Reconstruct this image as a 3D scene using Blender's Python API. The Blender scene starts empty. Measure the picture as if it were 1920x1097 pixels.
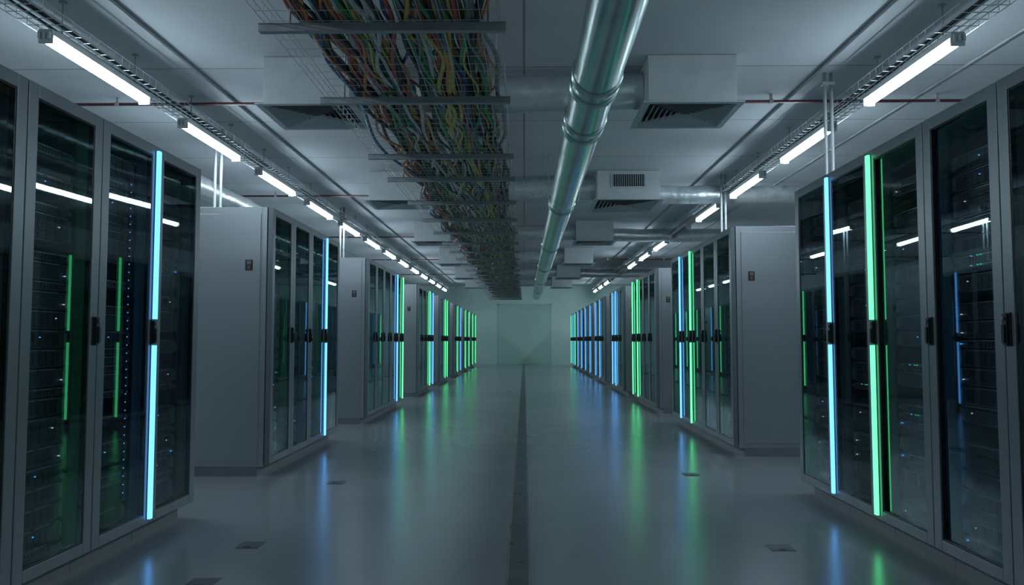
import bpy, bmesh, math, random
from mathutils import Vector, Matrix
random.seed(7)
scene=bpy.context.scene
COL=scene.collection
R=random.uniform
# ---------------------------------------------------------------- materials
def newmat(name):
    m=bpy.data.materials.new(name); m.use_nodes=True
    nt=m.node_tree; nt.nodes.clear()
    out=nt.nodes.new('ShaderNodeOutputMaterial')
    return m,nt,out
def pbr(name,col,rough=0.5,metal=0.0,nscale=6.0,cvar=0.12,rvar=0.1,bump=0.0,bscale=40.0,spec=0.5):
    m,nt,out=newmat(name)
    b=nt.nodes.new('ShaderNodeBsdfPrincipled')
    b.inputs['Metallic'].default_value=metal
    b.inputs['Specular IOR Level'].default_value=spec
    tc=nt.nodes.new('ShaderNodeTexCoord')
    n=nt.nodes.new('ShaderNodeTexNoise'); n.inputs['Scale'].default_value=nscale; n.inputs['Detail'].default_value=4
    nt.links.new(tc.outputs['Object'],n.inputs['Vector'])
    cr=nt.nodes.new('ShaderNodeMapRange')
    cr.inputs['From Min'].default_value=0.3; cr.inputs['From Max'].default_value=0.7
    cr.inputs['To Min'].default_value=1-cvar; cr.inputs['To Max'].default_value=1+cvar
    nt.links.new(n.outputs['Fac'],cr.inputs['Value'])
    mul=nt.nodes.new('ShaderNodeVectorMath'); mul.operation='SCALE'
    mul.inputs[0].default_value=col; nt.links.new(cr.outputs[0],mul.inputs['Scale'])
    nt.links.new(mul.outputs[0],b.inputs['Base Color'])
    rr=nt.nodes.new('ShaderNodeMapRange')
    rr.inputs['From Min'].default_value=0.3; rr.inputs['From Max'].default_value=0.7
    rr.inputs['To Min'].default_value=max(0.02,rough-rvar); rr.inputs['To Max'].default_value=min(1,rough+rvar)
    nt.links.new(n.outputs['Fac'],rr.inputs['Value'])
    nt.links.new(rr.outputs[0],b.inputs['Roughness'])
    if bump>0:
        n2=nt.nodes.new('ShaderNodeTexNoise'); n2.inputs['Scale'].default_value=bscale; n2.inputs['Detail'].default_value=5
        nt.links.new(tc.outputs['Object'],n2.inputs['Vector'])
        bp=nt.nodes.new('ShaderNodeBump'); bp.inputs['Strength'].default_value=bump; bp.inputs['Distance'].default_value=0.02
        nt.links.new(n2.outputs['Fac'],bp.inputs['Height']); nt.links.new(bp.outputs[0],b.inputs['Normal'])
    nt.links.new(b.outputs[0],out.inputs[0])
    return m
def emis(name,col,strength):
    m,nt,out=newmat(name)
    e=nt.nodes.new('ShaderNodeEmission'); e.inputs[0].default_value=(*col,1); e.inputs[1].default_value=strength
    nt.links.new(e.outputs[0],out.inputs[0]); return m
def glassmat():
    m,nt,out=newmat('tinted_glass')
    t=nt.nodes.new('ShaderNodeBsdfTransparent'); t.inputs[0].default_value=(0.64,0.73,0.76,1)
    g=nt.nodes.new('ShaderNodeBsdfGlossy'); g.inputs['Roughness'].default_value=0.012; g.inputs[0].default_value=(0.62,0.80,0.86,1)
    lw=nt.nodes.new('ShaderNodeLayerWeight'); lw.inputs[0].default_value=0.5
    pw=nt.nodes.new('ShaderNodeMath'); pw.operation='POWER'; pw.inputs[1].default_value=4.5
    ma=nt.nodes.new('ShaderNodeMath'); ma.operation='MULTIPLY_ADD'; ma.inputs[1].default_value=0.9; ma.inputs[2].default_value=0.10
    nt.links.new(lw.outputs['Facing'],pw.inputs[0]); nt.links.new(pw.outputs[0],ma.inputs[0])
    mx=nt.nodes.new('ShaderNodeMixShader')
    nt.links.new(ma.outputs[0],mx.inputs[0]); nt.links.new(t.outputs[0],mx.inputs[1]); nt.links.new(g.outputs[0],mx.inputs[2])
    nt.links.new(mx.outputs[0],out.inputs[0]); return m
def clearmat():
    m,nt,out=newmat('glass_back_face')
    t=nt.nodes.new('ShaderNodeBsdfTransparent'); t.inputs[0].default_value=(0.97,0.98,0.98,1)
    nt.links.new(t.outputs[0],out.inputs[0]); return m

M={}
M['cab']=pbr('cabinet_grey_paint',(0.195,0.225,0.245),0.34,0.4,3.0,0.04,0.02)
M['panel']=pbr('side_panel_grey',(0.42,0.455,0.485),0.33,0.7,0.8,0.02,0.01)
M['dark']=pbr('dark_interior',(0.03,0.034,0.038),0.5,0.2,8,0.2,0.1)
M['plinth']=pbr('plinth_grey',(0.22,0.235,0.25),0.5,0.2,5)
M['handle']=pbr('black_handle',(0.012,0.012,0.013),0.35,0.0,10)
M['server']=pbr('server_dark_metal',(0.09,0.10,0.11),0.38,0.2,12)
M['server2']=pbr('server_grey_metal',(0.24,0.26,0.28),0.3,0.3,12)
M['glass']=glassmat(); M['clear']=clearmat()
M['blue']=emis('blue_led',(0.075,0.26,0.60),3.9)
M['green']=emis('green_led',(0.070,0.60,0.20),3.7)
M['lw']=emis('tiny_led_white',(0.6,0.8,1.0),0.8)
M['lg']=emis('tiny_led_green',(0.05,1.0,0.4),0.8)
M['lb']=emis('tiny_led_blue',(0.08,0.45,1.0),1.2)
M['inb']=emis('interior_blue_fill',(0.06,0.34,0.8),2.4)
M['ing']=emis('interior_green_fill',(0.03,0.8,0.26),2.8)
M['inw']=emis('interior_white_fill',(0.35,0.75,1.0),0.8)  # dim fill added to near cabinets so the servers show
M['tube']=emis('lamp_white',(0.71,0.89,1.0),41.0)
M['tubeoff']=pbr('lamp_unlit',(0.10,0.10,0.11),0.4)
M['lampbody']=pbr('lamp_housing_white',(0.65,0.67,0.68),0.4,0.0)
M['galv']=pbr('galvanised_steel',(0.46,0.59,0.57),0.24,1.0,3,0.12,0.03,0.0,14)
M['foil']=pbr('foil_duct',(0.70,0.75,0.76),0.34,0.75,9,0.12,0.06,0.35,16)
M['acbox']=pbr('duct_box_metal',(0.50,0.54,0.56),0.5,0.25,5,0.08,0.08)
M['steel']=pbr('tray_steel',(0.38,0.40,0.42),0.45,0.3,10)
M['wire']=pbr('tray_wire',(0.62,0.66,0.67),0.4,0.2,10)
M['redpipe']=pbr('red_pipe',(0.14,0.04,0.045),0.4,0.0,6)
M['greypipe']=pbr('grey_pipe',(0.34,0.36,0.37),0.45,0.2,6)
M['whitepipe']=pbr('white_pipe',(0.42,0.45,0.46),0.4,0.1,6)
M['wall']=pbr('painted_wall',(0.60,0.65,0.65),0.7,0.0,1.5,0.05,0.05)
M['wallend']=pbr('end_wall_green_spill_tint',(0.62,0.80,0.75),0.7,0.0,1.5,0.05,0.05)  # green glow of the strips is tinted into the wall colour
M['door']=pbr('end_door_paint_spill_tint',(0.48,0.68,0.61),0.6,0.0,2,0.03,0.05)  # grey-green door, with the strips' green spill tinted in
M['doorframe']=pbr('end_door_frame',(0.44,0.62,0.56),0.6,0.0,2,0.03,0.05)  # frame carries the same green light tint as the door
M['stripe']=pbr('floor_channel_dark',(0.14,0.155,0.17),0.35,0.1,4)
M['seam']=pbr('floor_channel_edge',(0.27,0.285,0.30),0.35,0.1,4)
M['sticker']=pbr('sticker_red',(0.09,0.035,0.03),0.5,0.0,10)
M['stickerw']=pbr('sticker_white',(0.22,0.20,0.19),0.5,0.0,10)
M['outlet']=pbr('floor_outlet',(0.14,0.15,0.16),0.4,0.1,10)

def floormat():
    m,nt,out=newmat('epoxy_floor')
    b=nt.nodes.new('ShaderNodeBsdfPrincipled')
    tc=nt.nodes.new('ShaderNodeTexCoord')
    n=nt.nodes.new('ShaderNodeTexNoise'); n.inputs['Scale'].default_value=1.3; n.inputs['Detail'].default_value=3; n.inputs['Roughness'].default_value=0.5
    nt.links.new(tc.outputs['Object'],n.inputs['Vector'])
    r=nt.nodes.new('ShaderNodeValToRGB')
    r.color_ramp.elements[0].position=0.25; r.color_ramp.elements[0].color=(0.295,0.32,0.345,1)
    r.color_ramp.elements[1].position=0.75; r.color_ramp.elements[1].color=(0.33,0.355,0.38,1)
    nt.links.new(n.outputs['Fac'],r.inputs[0]); nt.links.new(r.outputs[0],b.inputs['Base Color'])
    mr=nt.nodes.new('ShaderNodeMapRange'); mr.inputs['From Min'].default_value=0.3; mr.inputs['From Max'].default_value=0.7
    mr.inputs['To Min'].default_value=0.22; mr.inputs['To Max'].default_value=0.26
    nt.links.new(n.outputs['Fac'],mr.inputs['Value']); nt.links.new(mr.outputs[0],b.inputs['Roughness'])
    b.inputs['Specular IOR Level'].default_value=1.0
    b.inputs['Coat Weight'].default_value=0.4; b.inputs['Coat Roughness'].default_value=0.22
    nt.links.new(b.outputs[0],out.inputs[0]); return m
def ceilmat():
    m,nt,out=newmat('ceiling_slabs')
    b=nt.nodes.new('ShaderNodeBsdfPrincipled'); b.inputs['Roughness'].default_value=0.75
    tc=nt.nodes.new('ShaderNodeTexCoord')
    br=nt.nodes.new('ShaderNodeTexBrick'); br.offset=0.0
    br.inputs['Color1'].default_value=(0.55,0.59,0.62,1); br.inputs['Color2'].default_value=(0.51,0.55,0.58,1)
    br.inputs['Mortar'].default_value=(0.25,0.26,0.27,1)
    br.inputs['Scale'].default_value=1.0; br.inputs['Mortar Size'].default_value=0.010
    br.inputs['Brick Width'].default_value=6.2; br.inputs['Row Height'].default_value=1.8
    nt.links.new(tc.outputs['Object'],br.inputs['Vector'])
    n=nt.nodes.new('ShaderNodeTexNoise'); n.inputs['Scale'].default_value=1.2; n.inputs['Detail'].default_value=5
    nt.links.new(tc.outputs['Object'],n.inputs['Vector'])
    mr=nt.nodes.new('ShaderNodeMapRange'); mr.inputs['To Min'].default_value=0.86; mr.inputs['To Max'].default_value=1.12
    nt.links.new(n.outputs['Fac'],mr.inputs['Value'])
    mul=nt.nodes.new('ShaderNodeVectorMath'); mul.operation='SCALE'
    nt.links.new(br.outputs['Color'],mul.inputs[0]); nt.links.new(mr.outputs[0],mul.inputs['Scale'])
    nt.links.new(mul.outputs[0],b.inputs['Base Color'])
    nt.links.new(b.outputs[0],out.inputs[0]); return m
M['floor']=floormat(); M['ceil']=ceilmat()

# ---------------------------------------------------------------- mesh builder
class MB:
    def __init__(s): s.v=[]; s.f=[]; s.mi=[]; s.mats=[]; s.sm=[]
    def m(s,k):
        if k not in s.mats: s.mats.append(k)
        return s.mats.index(k)
    def face(s,idx,k,smooth=False): s.f.append(idx); s.mi.append(s.m(k)); s.sm.append(smooth)
    def box(s,x0,x1,y0,y1,z0,z1,k):
        if x0>x1:x0,x1=x1,x0
        if y0>y1:y0,y1=y1,y0
        if z0>z1:z0,z1=z1,z0
        b=len(s.v)
        s.v+=[(x0,y0,z0),(x1,y0,z0),(x1,y1,z0),(x0,y1,z0),(x0,y0,z1),(x1,y0,z1),(x1,y1,z1),(x0,y1,z1)]
        for q in ((0,3,2,1),(4,5,6,7),(0,1,5,4),(1,2,6,5),(2,3,7,6),(3,0,4,7)):
            s.face(tuple(b+i for i in q),k)
    def quad(s,a,b,c,d,k):
        n=len(s.v); s.v+=[a,b,c,d]; s.face((n,n+1,n+2,n+3),k)
    def tube(s,pts,r,n,k,cap=True,radii=None):
        pts=[Vector(p) for p in pts]; base=len(s.v)
        for i,p in enumerate(pts):
            if i==0: d=pts[1]-pts[0]
            elif i==len(pts)-1: d=pts[-1]-pts[-2]
            else: d=pts[i+1]-pts[i-1]
            if d.length<1e-9: d=pts[-1]-pts[0]
            d.normalize()
            up=Vector((0,0,1)) if abs(d.z)<0.9 else Vector((0,1,0))
            a=d.cross(up).normalized(); b=a.cross(d).normalized()
            rr=radii[i] if radii else r
            for j in range(n):
                t=2*math.pi*j/n
                s.v.append(tuple(p+a*(rr*math.cos(t))+b*(rr*math.sin(t))))
        for i in range(len(pts)-1):
            for j in range(n):
                j2=(j+1)%n
                s.face((base+i*n+j,base+i*n+j2,base+(i+1)*n+j2,base+(i+1)*n+j),k,n>=5)
        if cap:
            s.face(tuple(base+j for j in reversed(range(n))),k)
            e=base+(len(pts)-1)*n
            s.face(tuple(e+j for j in range(n)),k)
    def mesh(s,name):
        me=bpy.data.meshes.new(name); me.from_pydata(s.v,[],s.f)
        for k in s.mats: me.materials.append(M[k])
        me.polygons.foreach_set('material_index',s.mi)
        me.polygons.foreach_set('use_smooth',s.sm)
        me.update()
        bm=bmesh.new(); bm.from_mesh(me); bmesh.ops.recalc_face_normals(bm,faces=bm.faces); bm.to_mesh(me); bm.free()
        return me
def obj(name,me,parent=None,loc=(0,0,0),bevel=0.0,label=None):
    o=bpy.data.objects.new(name,me); COL.objects.link(o); o.location=loc
    if parent: o.parent=parent
    if bevel>0:
        b=o.modifiers.new('bevel','BEVEL'); b.width=bevel; b.segments=2; b.limit_method='ANGLE'
    if label: o['label']=label
    return o
def top(name,loc,label,cat,group=None,me=None,bevel=0.0):
    o=bpy.data.objects.new(name,me); COL.objects.link(o); o.location=loc
    o['label']=label; o['category']=cat
    if group: o['group']=group
    if bevel>0:
        b=o.modifiers.new('bevel','BEVEL'); b.width=bevel; b.segments=2; b.limit_method='ANGLE'
    return o

# ---------------------------------------------------------------- room
CH=3.62; X0,X1,Y0,Y1=-6.8,6.8,-2.5,36.8
def struct(name,args,k):
    b=MB(); b.box(*args,k); o=obj(name,b.mesh(name)); o['kind']='structure'; return o
struct('floor',(X0,X1,Y0,Y1,-0.15,0),'floor')
struct('ceiling',(X0,X1,Y0,Y1,CH,CH+0.2),'ceil')
struct('wall_left',(X0-0.2,X0,Y0,Y1,-0.15,CH+0.2),'wall')
struct('wall_right',(X1,X1+0.2,Y0,Y1,-0.15,CH+0.2),'wall')
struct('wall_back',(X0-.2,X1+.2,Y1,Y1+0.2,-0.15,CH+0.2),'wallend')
struct('wall_front',(X0-.2,X1+.2,Y0-0.2,Y0,-0.15,CH+0.2),'wall')
b=MB(); b.box(-0.076,0.018,Y0+.01,Y1-.1,0.0005,0.003,'stripe')
b.box(-0.084,-0.076,Y0+.01,Y1-.1,0.0005,0.0045,'seam'); b.box(0.018,0.026,Y0+.01,Y1-.1,0.0005,0.0045,'seam')
o=obj('trim_1',b.mesh('trim_1')); o['kind']='structure'
# end door (double leaf)
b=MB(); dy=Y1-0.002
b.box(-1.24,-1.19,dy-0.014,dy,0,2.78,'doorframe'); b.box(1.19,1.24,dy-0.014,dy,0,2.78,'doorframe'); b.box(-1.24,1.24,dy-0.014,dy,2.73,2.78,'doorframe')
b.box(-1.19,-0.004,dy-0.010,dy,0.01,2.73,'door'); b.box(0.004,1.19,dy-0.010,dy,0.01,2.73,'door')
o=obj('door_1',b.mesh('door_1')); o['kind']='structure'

# ---------------------------------------------------------------- cabinets
def cab_meshes(s,W,H):
    """s=-1 left row, +1 right row; front plane at x=0, body runs to s*1.15; far edge is +y"""
    h=W/2-0.002; D=1.15; d={}
    b=MB()
    b.box(s*.05,s*D,-h,-h+.02,.08,H,'cab'); b.box(s*.05,s*D,h-.02,h,.08,H,'cab')
    b.box(s*.05,s*D,-h+.02,h-.02,H-.03,H,'cab'); b.box(s*.05,s*D,-h+.02,h-.02,.08,.11,'cab')
    b.box(s*(D-.02),s*D,-h+.02,h-.02,.11,H-.03,'dark')
    b.box(s*.05,s*.09,-h+.02,-h+.06,.11,H-.03,'cab'); b.box(s*.05,s*.09,h-.06,h-.02,.11,H-.03,'cab')
    b.box(s*.12,s*.16,-h+.022,-h+.062,.11,H-.03,'dark'); b.box(s*.12,s*.16,h-.062,h-.022,.11,H-.03,'dark')
    b.box(s*.16,s*(D-.03),-h+.021,-h+.026,.11,H-.03,'dark'); b.box(s*.16,s*(D-.03),h-.026,h-.021,.11,H-.03,'dark')
    b.box(s*.10,s*(D-.03),-h+.03,h-.03,H-.036,H-.031,'dark')
    d['body']=b.mesh('cabinet_body')
    b=MB(); b.box(s*.10,s*(D-.03),-h,h,0,.08,'plinth'); d['plinth']=b.mesh('cabinet_plinth')
    b=MB(); h2=W/2-.003; z0,z1=.10,H-.008; fw=.07
    b.box(0,s*.045,-h2,-h2+fw,z0,z1,'cab'); b.box(0,s*.045,h2-fw,h2,z0,z1,'cab')
    b.box(0,s*.045,-h2+fw,h2-fw,z0,z0+.055,'cab'); b.box(0,s*.045,-h2+fw,h2-fw,z1-.06,z1,'cab')
    g=.008
    b.box(s*.004,s*.03,-h2+fw,-h2+fw+g,z0+.055,z1-.06,'handle'); b.box(s*.004,s*.03,h2-fw-g,h2-fw,z0+.055,z1-.06,'handle')
    b.box(s*.004,s*.03,-h2+fw+g,h2-fw-g,z0+.055,z0+.055+g,'handle'); b.box(s*.004,s*.03,-h2+fw+g,h2-fw-g,z1-.06-g,z1-.06,'handle')
    d['door']=b.mesh('cabinet_door')
    b=MB(); b.box(-.003,.003,-h2+fw+g-.002,h2-fw-g+.002,z0+.055+g,z1-.06-g,'clear')
    gi=b.m('glass'); fi=5 if s>0 else 3
    b.mi[fi]=gi
    d['glass']=b.mesh('door_glass')
    b=MB(); hc=W/2-.03
    b.box(-s*.008,0,hc-.022,hc+.022,1.095,1.235,'handle'); b.box(-s*.020,-s*.008,hc-.015,hc+.015,1.100,1.230,'handle')
    b.box(-s*.028,-s*.020,hc-.010,hc+.010,1.108,1.185,'handle'); b.tube([(-s*.020,hc,1.212),(-s*.029,hc,1.212)],.008,10,'server2')
    d['handle']=b.mesh('door_handle')
    for kc in('blue','green'):
        b=MB(); c=W/2-.022
        for za,zb in((.125,1.093),(1.237,H-.035)):
            b.box(-s*.004,0,c-.018,c+.018,za,zb,'cab'); b.box(-s*.020,-s*.004,c-.016,c+.016,za+.002,zb-.002,kc)
        d['strip_'+kc]=b.mesh('led_strip')
        b=MB()
        for za,zb in((.125,1.093),(1.237,H-.035)):
            b.box(-s*.003,0,c-.014,c+.014,za,zb,'cab'); b.box(-s*.014,-s*.003,c-.011,c+.011,za+.002,zb-.002,kc)
        d['slim_'+kc]=b.mesh('led_strip')
    for kc in('inb','ing','inw'):
        b=MB(); b.box(s*.062,s*.082,-h+.062,-h+.076,.2,H-.12,kc); d[kc]=b.mesh('interior_fill_light')  # unseen glowing bar behind the near post, added to light the servers
    for kc in('lb','lg'):
        b=MB(); yy=h-.095; b.box(s*.108,s*.116,yy-.010,yy+.010,.25,H-.2,'dark')
        z=.28
        while z<H-.22: b.box(s*.105,s*.108,yy-.003,yy+.003,z,z+.006,kc); z+=.045
        d['col_'+kc]=b.mesh('status_light_column')
    for sg,nm in((-1,'near'),(1,'far')):
        b=MB(); y=sg*(h); y2=sg*(h+.010)
        b.box(s*.10,s*(D-.05),y,y2,.13,H-.06,'panel'); b.box(s*.05,s*.09,y,sg*(h+.004),.08,H,'panel')
        b.box(s*.09,s*D,y,sg*(h+.003),.08,H,'panel')
        d['panel_'+nm]=b.mesh('side_panel')
        b=MB(); yy=sg*(h+.010); y3=sg*(h+.014)
        b.box(s*.165,s*.225,yy,y3,1.70,1.79,'handle'); b.box(s*.172,s*.218,y3,sg*(h+.0155),1.705,1.745,'sticker'); b.box(s*.176,s*.214,y3,sg*(h+.0155),1.752,1.783,'stickerw')
        b.box(s*.19,s*.20,y3,sg*(h+.0165),1.712,1.74,'stickerw')
        d['sticker_'+nm]=b.mesh('panel_sticker')
    sh=h-.064; uf=.13
    def led(b,y,z,k,w=.005): b.box(s*(uf-.018),s*(uf-.008),y-w/2,y+w/2,z-.0025,z+.0025,k)
    def server(kind,seed):
        rnd=random.Random(seed)
        b=MB()
        hh={0:.086,1:.042,2:.086,3:.13}[kind]
        b.box(s*uf,s*(uf+.62),-sh,sh,0,hh,'server')
        b.box(s*(uf-.006),s*uf,-sh-.012,sh+.012,.002,hh-.002,'server')
        b.box(s*(uf-.022),s*(uf-.006),-sh+.002,-sh+.010,.012,hh-.012,'server2'); b.box(s*(uf-.022),s*(uf-.006),sh-.010,sh-.002,.012,hh-.012,'server2')
        b.box(s*(uf-.014),s*(uf-.006),-sh+.002,sh-.002,hh-.008,hh-.003,'server2')
        if kind in(0,3):
            n=8 if kind==0 else 6; w=(2*sh-.07)/n
            rows=1 if kind==0 else 3
            for r_ in range(rows):
                zz0=.010+r_*(hh-.02)/rows; zz1=zz0+(hh-.02)/rows-.005
                for i in range(n):
                    ya=-sh+.02+i*w
                    b.box(s*(uf-.012),s*(uf-.006),ya,ya+w-.004,zz0,zz1,'dark'); b.box(s*(uf-.016),s*(uf-.012),ya+.006,ya+w-.010,zz0+.004,zz0+.007,'server')
            if rnd.random()<.6: led(b,rnd.uniform(-sh+.04,sh-.03),hh*.6,rnd.choice(['lw','lb','lg']))
        elif kind==1:
            for i in range(16):
                ya=-sh+.02+i*(2*sh-.08)/16
                b.box(s*(uf-.009),s*(uf-.006),ya,ya+.013,.008,.030,'dark')
                if seed%4==0 and rnd.random()<.35: led(b,ya+.007,.035,rnd.choice(['lg','lw','lb']),.004)
            if seed%3==1: led(b,sh-.02,.022,'lb')
        else:
            for i in range(9):
                b.box(s*(uf-.010),s*(uf-.006),-sh+.03,sh-.08,.012+i*.0075,.0155+i*.0075,'dark')
            if seed%2==0: led(b,sh-.03,.03,'lw')
        return b.mesh('server_unit'),hh
    d['servers']=[[server(k,q) for q in range(4)] for k in range(4)]
    b=MB(); z=.16; rr=random.Random(3)
    while z<H-.2:
        hh=rr.choice([.045,.09,.09,.13]); b.box(s*uf,s*(uf+.6),-sh,sh,z,z+hh-.006,'server')
        b.box(s*(uf-.01),s*uf,-sh,sh,z+hh-.012,z+hh-.008,'server2')
        if rr.random()<.6: led(b,rr.uniform(-sh+.03,sh-.03),z+hh*.5,rr.choice(['lw','lg','lw','lb']),.008)
        z+=hh+.004+(.05 if rr.random()<.15 else 0)
    d['stack']=b.mesh('server_stack')
    return d

def build_row(side,a,W,H,blocks,tilts,cols):
    s=-1 if side=='L' else 1
    d=cab_meshes(s,W,H); rnd=random.Random(5 if s<0 else 9)
    for bi,(ys,n,strips,inner) in enumerate(blocks):
        for i in range(n):
            y0=ys+i*W; yc=y0+W/2
            st=strips.get(i)
            lab='grey steel server cabinet, tinted glass door'
            if st: lab+=', glowing %s strip'%st
            else: lab+=', dark equipment inside'
            c=top('server_cabinet',(s*a,yc,0),lab,'server cabinet','server cabinets lining the aisle')
            obj('body',d['body'],c,bevel=.003 if y0<12 else 0); obj('plinth',d['plinth'],c)
            dr=obj('door',d['door'],c,bevel=.003 if y0<12 else 0)
            t=tilts.get((bi,i),0)
            gl=obj('door_glass',d['glass'],dr,(s*(.009+.19*abs(math.sin(math.radians(t)))),0,0),label='dark tinted glass pane')
            gl.rotation_euler=(0,0,math.radians(t))
            if (i<n-1 or st) and not (s<0 and bi==0 and i==0): obj('door_handle',d['handle'],dr,bevel=.002 if y0<9 else 0,label='black door handle')
            if st: obj('light_strip',d[('strip_' if y0<19 else 'slim_')+st],dr,label='glowing %s vertical light strip'%st)
            if y0<12: obj('interior_fill_light',d['in'+inner.get(i,'w')],c)
            if (bi,i) in cols: obj('status_light_column',d['col_'+cols[(bi,i)]],c,label='vertical row of tiny status lights')
            if i==0:
                p=obj('side_panel',d['panel_near'],c,bevel=.002)
                if ys>6: obj('warning_sticker',d['sticker_near'],p,label='small red and white sticker')
            if i==n-1: obj('side_panel',d['panel_far'],c,bevel=.002)
            if y0<12:
                z=.135
                while z<H-.22:
                    k=rnd.choice([0,0,1,1,2,3]); me,hh=d['servers'][k][rnd.randrange(4)]
                    if z+hh>H-.1: break
                    obj('server_unit',me,c,(0,0,z)); z+=hh+.004
                    if rnd.random()<.25: z+=rnd.choice([.045,.09])
            else: obj('server_stack',d['stack'],c)
WL=.605; AL=2.1
build_row('L',AL,WL,2.235,[
 (5.12-4*WL,4,{2:'blue'},{1:'g',2:'b'}),
 (6.62,4,{2:'blue'},{2:'g',0:'g'}),
 (10.75,5,{3:'blue',4:'green'},{3:'g'}),
 (15.9,4,{2:'green',3:'blue'},{}),
 (20.0,4,{1:'green',2:'green'},{}),
 (24.0,4,{1:'green',3:'blue'},{}),
 (28.0,4,{0:'green',3:'green'},{}),
 (32.0,4,{0:'green',3:'green'},{})],{(0,1):-2.2,(0,2):-4.8,(0,3):-2.6},{(0,2):'lb',(1,3):'lb'})
WR=.64; AR=2.02
build_row('R',AR,WR,2.235,[
 (5.96-5*WR,5,{3:'blue',2:'green'},{2:'g',1:'b'}),
 (7.82,5,{3:'blue',2:'green'},{1:'g'}),
 (12.35,4,{2:'green',3:'green'},{}),
 (16.4,4,{1:'blue',2:'blue'},{}),
 (20.2,4,{1:'blue',3:'blue'},{}),
 (24.0,4,{0:'blue',3:'blue'},{}),
 (27.7,4,{0:'blue',3:'blue'},{}),
 (31.4,5,{0:'green',2:'blue',4:'green'},{})],{(0,1):-2.2,(0,2):-2.0,(0,3):3.5},{})

# ---------------------------------------------------------------- ceiling lights
LZ=3.26
b=MB(); L=1.5
b.box(-.05,.05,0,L,.035,.075,'lampbody'); b.box(-.035,.035,.1,L-.1,.075,.095,'lampbody')
for y in(0,L-.015): b.box(-.050,.050,y,y+.015,-.028,.035,'lampbody')
for x in(-.035,0,.035): b.box(x-.008,x+.008,-.025,0,.0,.05,'lampbody')
m_house=b.mesh('lamp_housing')
def tubemesh(k):
    b=MB(); n=10
    prof=[(.046*math.cos(t),.035-.062*math.sin(t)) for t in [math.pi*i/n for i in range(n+1)]]
    base=len(b.v)
    for y in(.015,L-.015):
        for p in prof: b.v.append((p[0],y,p[1]))
    for i in range(n): b.face((base+i,base+i+1,base+n+1+i+1,base+n+1+i),k,True)
    return b.mesh('lamp_tube')
m_tube=tubemesh('tube'); m_off=tubemesh('tubeoff')
b=MB(); b.tube([(0,0,.09),(0,0,CH-LZ-.01)],.005,6,'steel'); b.box(-.02,.02,-.02,.02,CH-LZ-.014,CH-LZ-.002,'steel')
m_rod=b.mesh('hanger_rod')
def light(x,y,on):
    c=top('ceiling_light',(x,y,LZ),'long white batten light, '+('glowing cool white' if on else 'unlit')+', below wire trunking','ceiling light','batten lights along the trunking')
    obj('housing',m_house,c); obj('lamp_tube',m_tube if on else m_off,c)
    for yy in(.2,L-.2): obj('hanger_rod',m_rod,c,(0,yy,0))
XL,XR=-3.41,3.12
for i in range(-2,13): light(XL,5.53+2.29*i,True)  # first two of each row are out of view, added to light the foreground
for i in range(-2,13): light(XR,5.68+2.36*i,i not in(4,8,9))
for x in(XL,XR):
    b=MB(); ya,yb=0.0,35.4
    for (dx,dz) in((-.13,.10),(.13,.10),(-.13,.17),(.13,.17),(-.065,.10),(.065,.10),(0,.10)):
        b.tube([(dx,ya,dz),(dx,yb,dz)],.004,4,'wire')
    y=ya
    while y<yb:
        b.tube([(-.13,y,.175),(-.13,y,.10),(.13,y,.10),(.13,y,.175)],.0035,4,'wire'); y+=.12
    r2=random.Random(int(x*10))
    for k in range(4):
        off=r2.uniform(-.08,.08); ph=r2.uniform(0,6)
        b.tube([(off+.015*math.sin(y*1.3+ph),y,.118+.006*k) for y in [ya+.4*j for j in range(int((yb-ya)/.4))]],.008,5,'handle')
    top('wire_cable_trunking',(x,0,LZ),'thin steel wire trunking carrying black cables above the lights','cable tray','light trunking runs',b.mesh('wire_cable_trunking'))

# ---------------------------------------------------------------- main cable tray
TZ=2.87; TX0,TX1=-1.44,-.13
tray=top('cable_tray',(0,0,TZ),'wide steel wire basket tray full of coloured cables','cable tray')
b=MB(); nL=12; ya,yb=1.5,34.5
for i in range(nL+1):
    x=TX0+(TX1-TX0)*i/nL; b.tube([(x,ya,.006),(x,yb,.006)],.0024,4,'wire')
for x in(TX0,TX1):
    for z in(.055,.11): b.tube([(x,ya,z),(x,yb,z)],.0026,4,'wire')
y=ya
while y<yb:
    b.tube([(TX0,y,.11),(TX0,y,.009),(TX1,y,.009),(TX1,y,.11)],.0022,4,'wire'); y+=.14 if y<14 else .28
obj('wire_mesh',b.mesh('wire_mesh'),tray)
b=MB(); b.box(TX0-.03,TX1+.03,-.022,.022,-.045,-.004,'steel'); b.box(TX0-.03,TX1+.03,-.03,.03,-.004,.0,'steel')
m_bar=b.mesh('support_bar')
b=MB(); b.tube([(0,0,-.02),(0,0,CH-TZ-.004)],.006,6,'steel')
m_rods=b.mesh('hanger_rod')
ACY=[6.9,11.7,16.6,21.5,26.4,31.2]
bars=[3.0,4.33,5.68,7.45,8.52,10.0]+[11.45+1.4*i for i in range(17)]
for y in bars:
    if y>yb: continue
    obj('support_bar',m_bar,tray,(0,y,0))
    if not any(a-.05<y<a+.85 for a in ACY):
        for x in(-1.30,-.2): obj('hanger_rod',m_rods,tray,(x,y,0))
cols={'green':(0.08,0.34,0.14),'olive yellow':(0.70,0.56,0.13),'orange':(0.78,0.29,0.10),'black':(0.025,0.025,0.028),'blue':(0.08,0.17,0.36),'white':(0.68,0.68,0.66),'dark red':(0.55,0.11,0.09),'grey':(0.28,0.28,0.29)}
for k,c in cols.items(): M['c_'+k]=pbr('cable_'+k.replace(' ','_'),c,0.4,0.0,20)
ck=['green']*2+['olive yellow']*5+['orange']*4+['black']*6+['blue']*1+['white']*3+['dark red']*4+['grey']*3
NC=112
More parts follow.
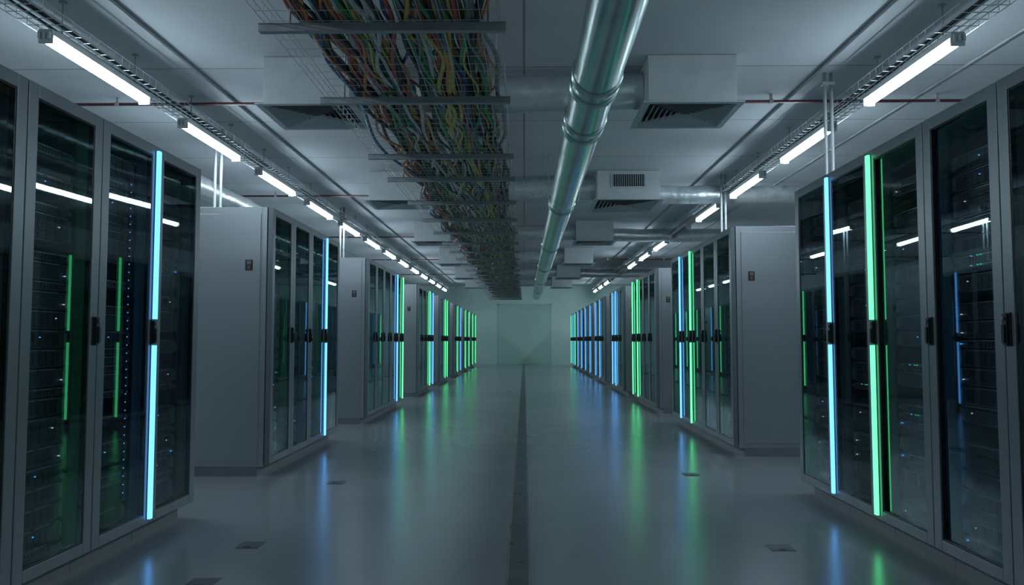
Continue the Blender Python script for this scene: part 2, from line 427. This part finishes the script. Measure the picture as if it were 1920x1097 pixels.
for i in range(NC):
    lane=random.choice([-1.14,-1.00,-.86,-.62,-.46,-.32])
    k=random.choice(ck); x0=lane+random.gauss(0,.05)
    lz=R(.018,.10); r=R(.009,.018)
    a1,p1,f1=R(.03,.10),R(0,6.3),R(.5,1.4); a2,p2,f2=R(.010,.055),R(0,6.3),R(2.5,6); a3,p3=R(.0,.035),R(0,6.3)
    pts=[]; y=1.6
    while y<34.3:
        x=x0+a1*math.sin(f1*y+p1)+a2*math.sin(f2*y+p2+1.5*math.sin(.9*y+p1))
        x=min(max(x,TX0+.03),TX1-.03)
        z=lz+a3*math.sin(2.3*y+p3); z=max(.012+r,z)
        pts.append((x,y,z)); y+=.08 if y<11 else (.25 if y<20 else .6)
    b=MB(); b.tube(pts,r,6,'c_'+k)
    top('cable',(0,0,TZ),'%s insulated cable winding along the wire tray'%k,'cable','cables in the overhead tray',b.mesh('cable'))

# ---------------------------------------------------------------- round longitudinal duct
b=MB(); DX,DZ,DR=.53,3.05,.172
pts=[(0,1.0,0)]; y=1.0
while y<34.8: y+=.5; pts.append((0,y,0))
duct=top('ventilation_duct',(DX,0,DZ),'long round galvanised steel ventilation duct hanging under the ceiling','ventilation duct')
b.tube(pts,DR,48,'galv'); obj('pipe',b.mesh('pipe'),duct)
b=MB()
b.tube([(0,-.03,0),(0,-.028,0),(0,-.012,0),(0,-.01,0),(0,.01,0),(0,.012,0),(0,.028,0),(0,.03,0)],DR,32,'galv',radii=[DR+.002,DR+.016,DR+.016,DR+.006,DR+.006,DR+.016,DR+.016,DR+.002])
m_ring=b.mesh('flange_ring')
b=MB()
hx=DR+.03
b.tube([(-hx,0,CH-DZ-.004),(-hx,0,.1)]+[(-hx*math.cos(t),0,-hx*math.sin(t)) for t in [math.pi*i/16 for i in range(17)]]+[(hx,0,.1),(hx,0,CH-DZ-.004)],.005,6,'steel')
m_hang=b.mesh('duct_hanger')
for y in(5.7,5.95,6.85,7.1,11.2,16.0,20.6,25.4,30.2): obj('flange_ring',m_ring,duct,(0,y,0),label='raised steel flange ring')
for y in(10.6,18.9,28.6): obj('duct_hanger',m_hang,duct,(0,y,0))

# ---------------------------------------------------------------- air supply boxes
def diffuser(b,x0,x1,y0,y1,z):
    f=.055
    b.box(x0,x1,y0,y0+f,z,z+.012,'acbox'); b.box(x0,x1,y1-f,y1,z,z+.012,'acbox')
    b.box(x0,x0+f,y0+f,y1-f,z,z+.012,'acbox'); b.box(x1-f,x1,y0+f,y1-f,z,z+.012,'acbox')
    n=8; cx,cy=(x0+x1)/2,(y0+y1)/2; hx,hy=(x1-x0)/2-f,(y1-y0)/2-f
    for i in range(n):
        t0=1-i/n; t1=1-(i+.85)/n
        zo,zi=z+.045,z+.002
        A=[(cx-hx*t0,cy-hy*t0,zi),(cx+hx*t0,cy-hy*t0,zi),(cx+hx*t0,cy+hy*t0,zi),(cx-hx*t0,cy+hy*t0,zi)]
        B=[(cx-hx*t1,cy-hy*t1,zo),(cx+hx*t1,cy-hy*t1,zo),(cx+hx*t1,cy+hy*t1,zo),(cx-hx*t1,cy+hy*t1,zo)]
        for j in range(4): b.quad(A[j],A[(j+1)%4],B[(j+1)%4],B[j],'acbox')
BZ=3.18; CT=CH-BZ-.004
def acbox(x0,x1,y,front=False,d=.76,lab='square grey sheet-metal air supply box with louvred diffuser'):
    cx=(x0+x1)/2
    c=top('air_supply_box',(cx,y,BZ),lab,'air vent','air supply boxes under the ceiling')
    w=(x1-x0)/2
    b=MB(); b.box(-w,w,0,.012,.012,CT,'acbox'); b.box(-w,w,d-.012,d,.012,CT,'acbox'); b.box(-w,-w+.012,.012,d-.012,.012,CT,'acbox'); b.box(w-.012,w,.012,d-.012,.012,CT,'acbox')
    b.box(-w+.012,w-.012,.012,d-.012,.10,.11,'dark')
    b.box(-w-.003,w+.003,-.003,d+.003,CT-.02,CT,'acbox')
    obj('box',b.mesh('box'),c,bevel=.002)
    b=MB(); diffuser(b,-w-.055,w+.055,-.055,d+.055,0); obj('diffuser_grille',b.mesh('diffuser_grille'),c)
    if front:
        b=MB(); b.box(-.26,.26,-.016,-.006,.18,.40,'acbox'); b.box(-.235,.235,-.019,-.016,.20,.38,'dark')
        for i in range(15):
            xx=-.225+i*.032; b.box(xx-.004,xx+.004,-.028,-.019,.20,.38,'steel')
        obj('front_grille',b.mesh('front_grille'),c)
for i,y in enumerate(ACY):
    acbox(-2.30,-1.54,y)
    if i==1: acbox(1.08,2.0,y,True,1.1,'grey sheet-metal air box with a slotted black grille')
    else: acbox(1.09,1.86,y)
def foil(x0,x1,y,z,r,lab,alongy=False):
    b=MB(); pts=[];rad=[]; n=int(abs(x1-x0)/.03); rr=random.Random(int(y*10))
    for j in range(n+1):
        t=j/n; x=x0+(x1-x0)*t
        p=(x,y+.01*math.sin(x*4+y),z-.012*math.sin(t*math.pi)+.006*math.sin(x*7))
        if alongy: p=(p[1],p[0],p[2])
        pts.append(p); rad.append(r*(1+(.025 if j%2 else -.01)+rr.uniform(-.008,.008)))
    b.tube(pts,r,20,'foil',radii=rad)
    top('flexible_duct',(0,0,0),lab,'air duct','flexible foil ducts',b.mesh('flexible_duct'))
for i,y in enumerate(ACY):
    foil(-1.535,1.085,y+.42,3.42,.168,'silver foil flexible duct joining two air supply boxes')
foil(2.02,4.6,12.25,3.36,.14,'crinkled silver foil duct leaving the grilled air box')
foil(7.6,13.4,-4.5,3.26,.14,'crinkled silver foil duct running behind the cabinets',True)
foil(1.87,4.6,17.0,3.36,.14,'crinkled silver foil duct leaving an air supply box')
foil(1.87,4.6,26.8,3.36,.14,'crinkled silver foil duct leaving an air supply box')

# ---------------------------------------------------------------- pipes
def pipe(name,pts,r,k,lab,cat,grp=None,clips=True):
    c=top(name,(0,0,0),lab,cat,grp)
    b=MB(); b.tube(pts,r,12,k); obj('pipe',b.mesh('pipe'),c)
    if clips:
        b=MB(); b.box(-.012,.012,-.012,.012,r*.5,CH-.002-pts[0][2],'steel'); b.box(-.02,.02,-.02,.02,-r-.004,r+.004,'steel'); mc=b.mesh('pipe_clip')
        p0,p1=Vector(pts[0]),Vector(pts[-1]); n=max(2,int((p1-p0).length/1.6))
        for j in range(n): obj('pipe_clip',mc,c,tuple(p0.lerp(p1,(j+.5)/n)))
for y in(8.05,13.3,18.7,24,29.5):
    pipe('sprinkler_pipe',[(-6.7,y,3.545),(6.7,y,3.545)],.016,'redpipe','thin dark red sprinkler pipe crossing under the ceiling','pipe','sprinkler pipes')
for x in(-3.02,2.72,4.0,-4.9):
    pipe('conduit_pipe',[(x,-2,3.603),(x,35.5,3.603)],.013,'greypipe','thin grey conduit pipe running along the ceiling','pipe','ceiling conduits',False)
b=MB(); b.tube([(0,0,0),(0,0,CH-.002)],.016,12,'whitepipe'); mp=b.mesh('pipe')
b=MB(); b.box(-.055,.06,-.022,.03,0,.03,'steel'); mbk=b.mesh('pipe_bracket')
for (x,y) in((-3.62,9.3),(2.84,7.4),(-3.45,15.0),(3.0,12.0)):
    c=top('riser_pipe_pair',(x,y,0),'pair of white vertical pipes from floor to ceiling','pipe','vertical riser pipes')
    obj('pipe',mp,c,(-.03,0,0)); obj('pipe',mp,c,(.035,.01,0))
    for z in(2.4,3.5): obj('pipe_bracket',mbk,c,(0,0,z))

# ---------------------------------------------------------------- floor outlets
b=MB(); b.box(-.065,.065,-.07,.07,0,.002,'outlet'); m1=b.mesh('frame')
b=MB(); b.box(-.058,.058,-.063,.063,.002,.003,'outlet'); b.box(-.02,.02,-.056,-.044,.003,.0045,'dark'); m2=b.mesh('lid')
for (x,y) in((-1.5,4.43),(-1.49,3.75),(1.38,4.42),(-1.48,6.36),(1.39,6.78)):
    c=top('floor_outlet',(x,y,0),'small dark rectangular outlet cover set in the floor','floor outlet','floor outlets'); obj('frame',m1,c); obj('lid',m2,c)

# ---------------------------------------------------------------- camera / world
w=bpy.data.worlds.new('world'); scene.world=w; w.use_nodes=True
w.node_tree.nodes['Background'].inputs[0].default_value=(0.02,0.03,0.04,1)
cam=bpy.data.cameras.new('camera'); co=bpy.data.objects.new('camera',cam); COL.objects.link(co)
cam.lens=28.125; cam.sensor_width=36; cam.clip_start=.05; cam.clip_end=100
co.location=(0,0,1.12); co.rotation_euler=(math.radians(90+3.41),0,math.radians(.88))
scene.camera=co
scene.view_settings.view_transform='Standard'
scene.view_settings.exposure=0.0
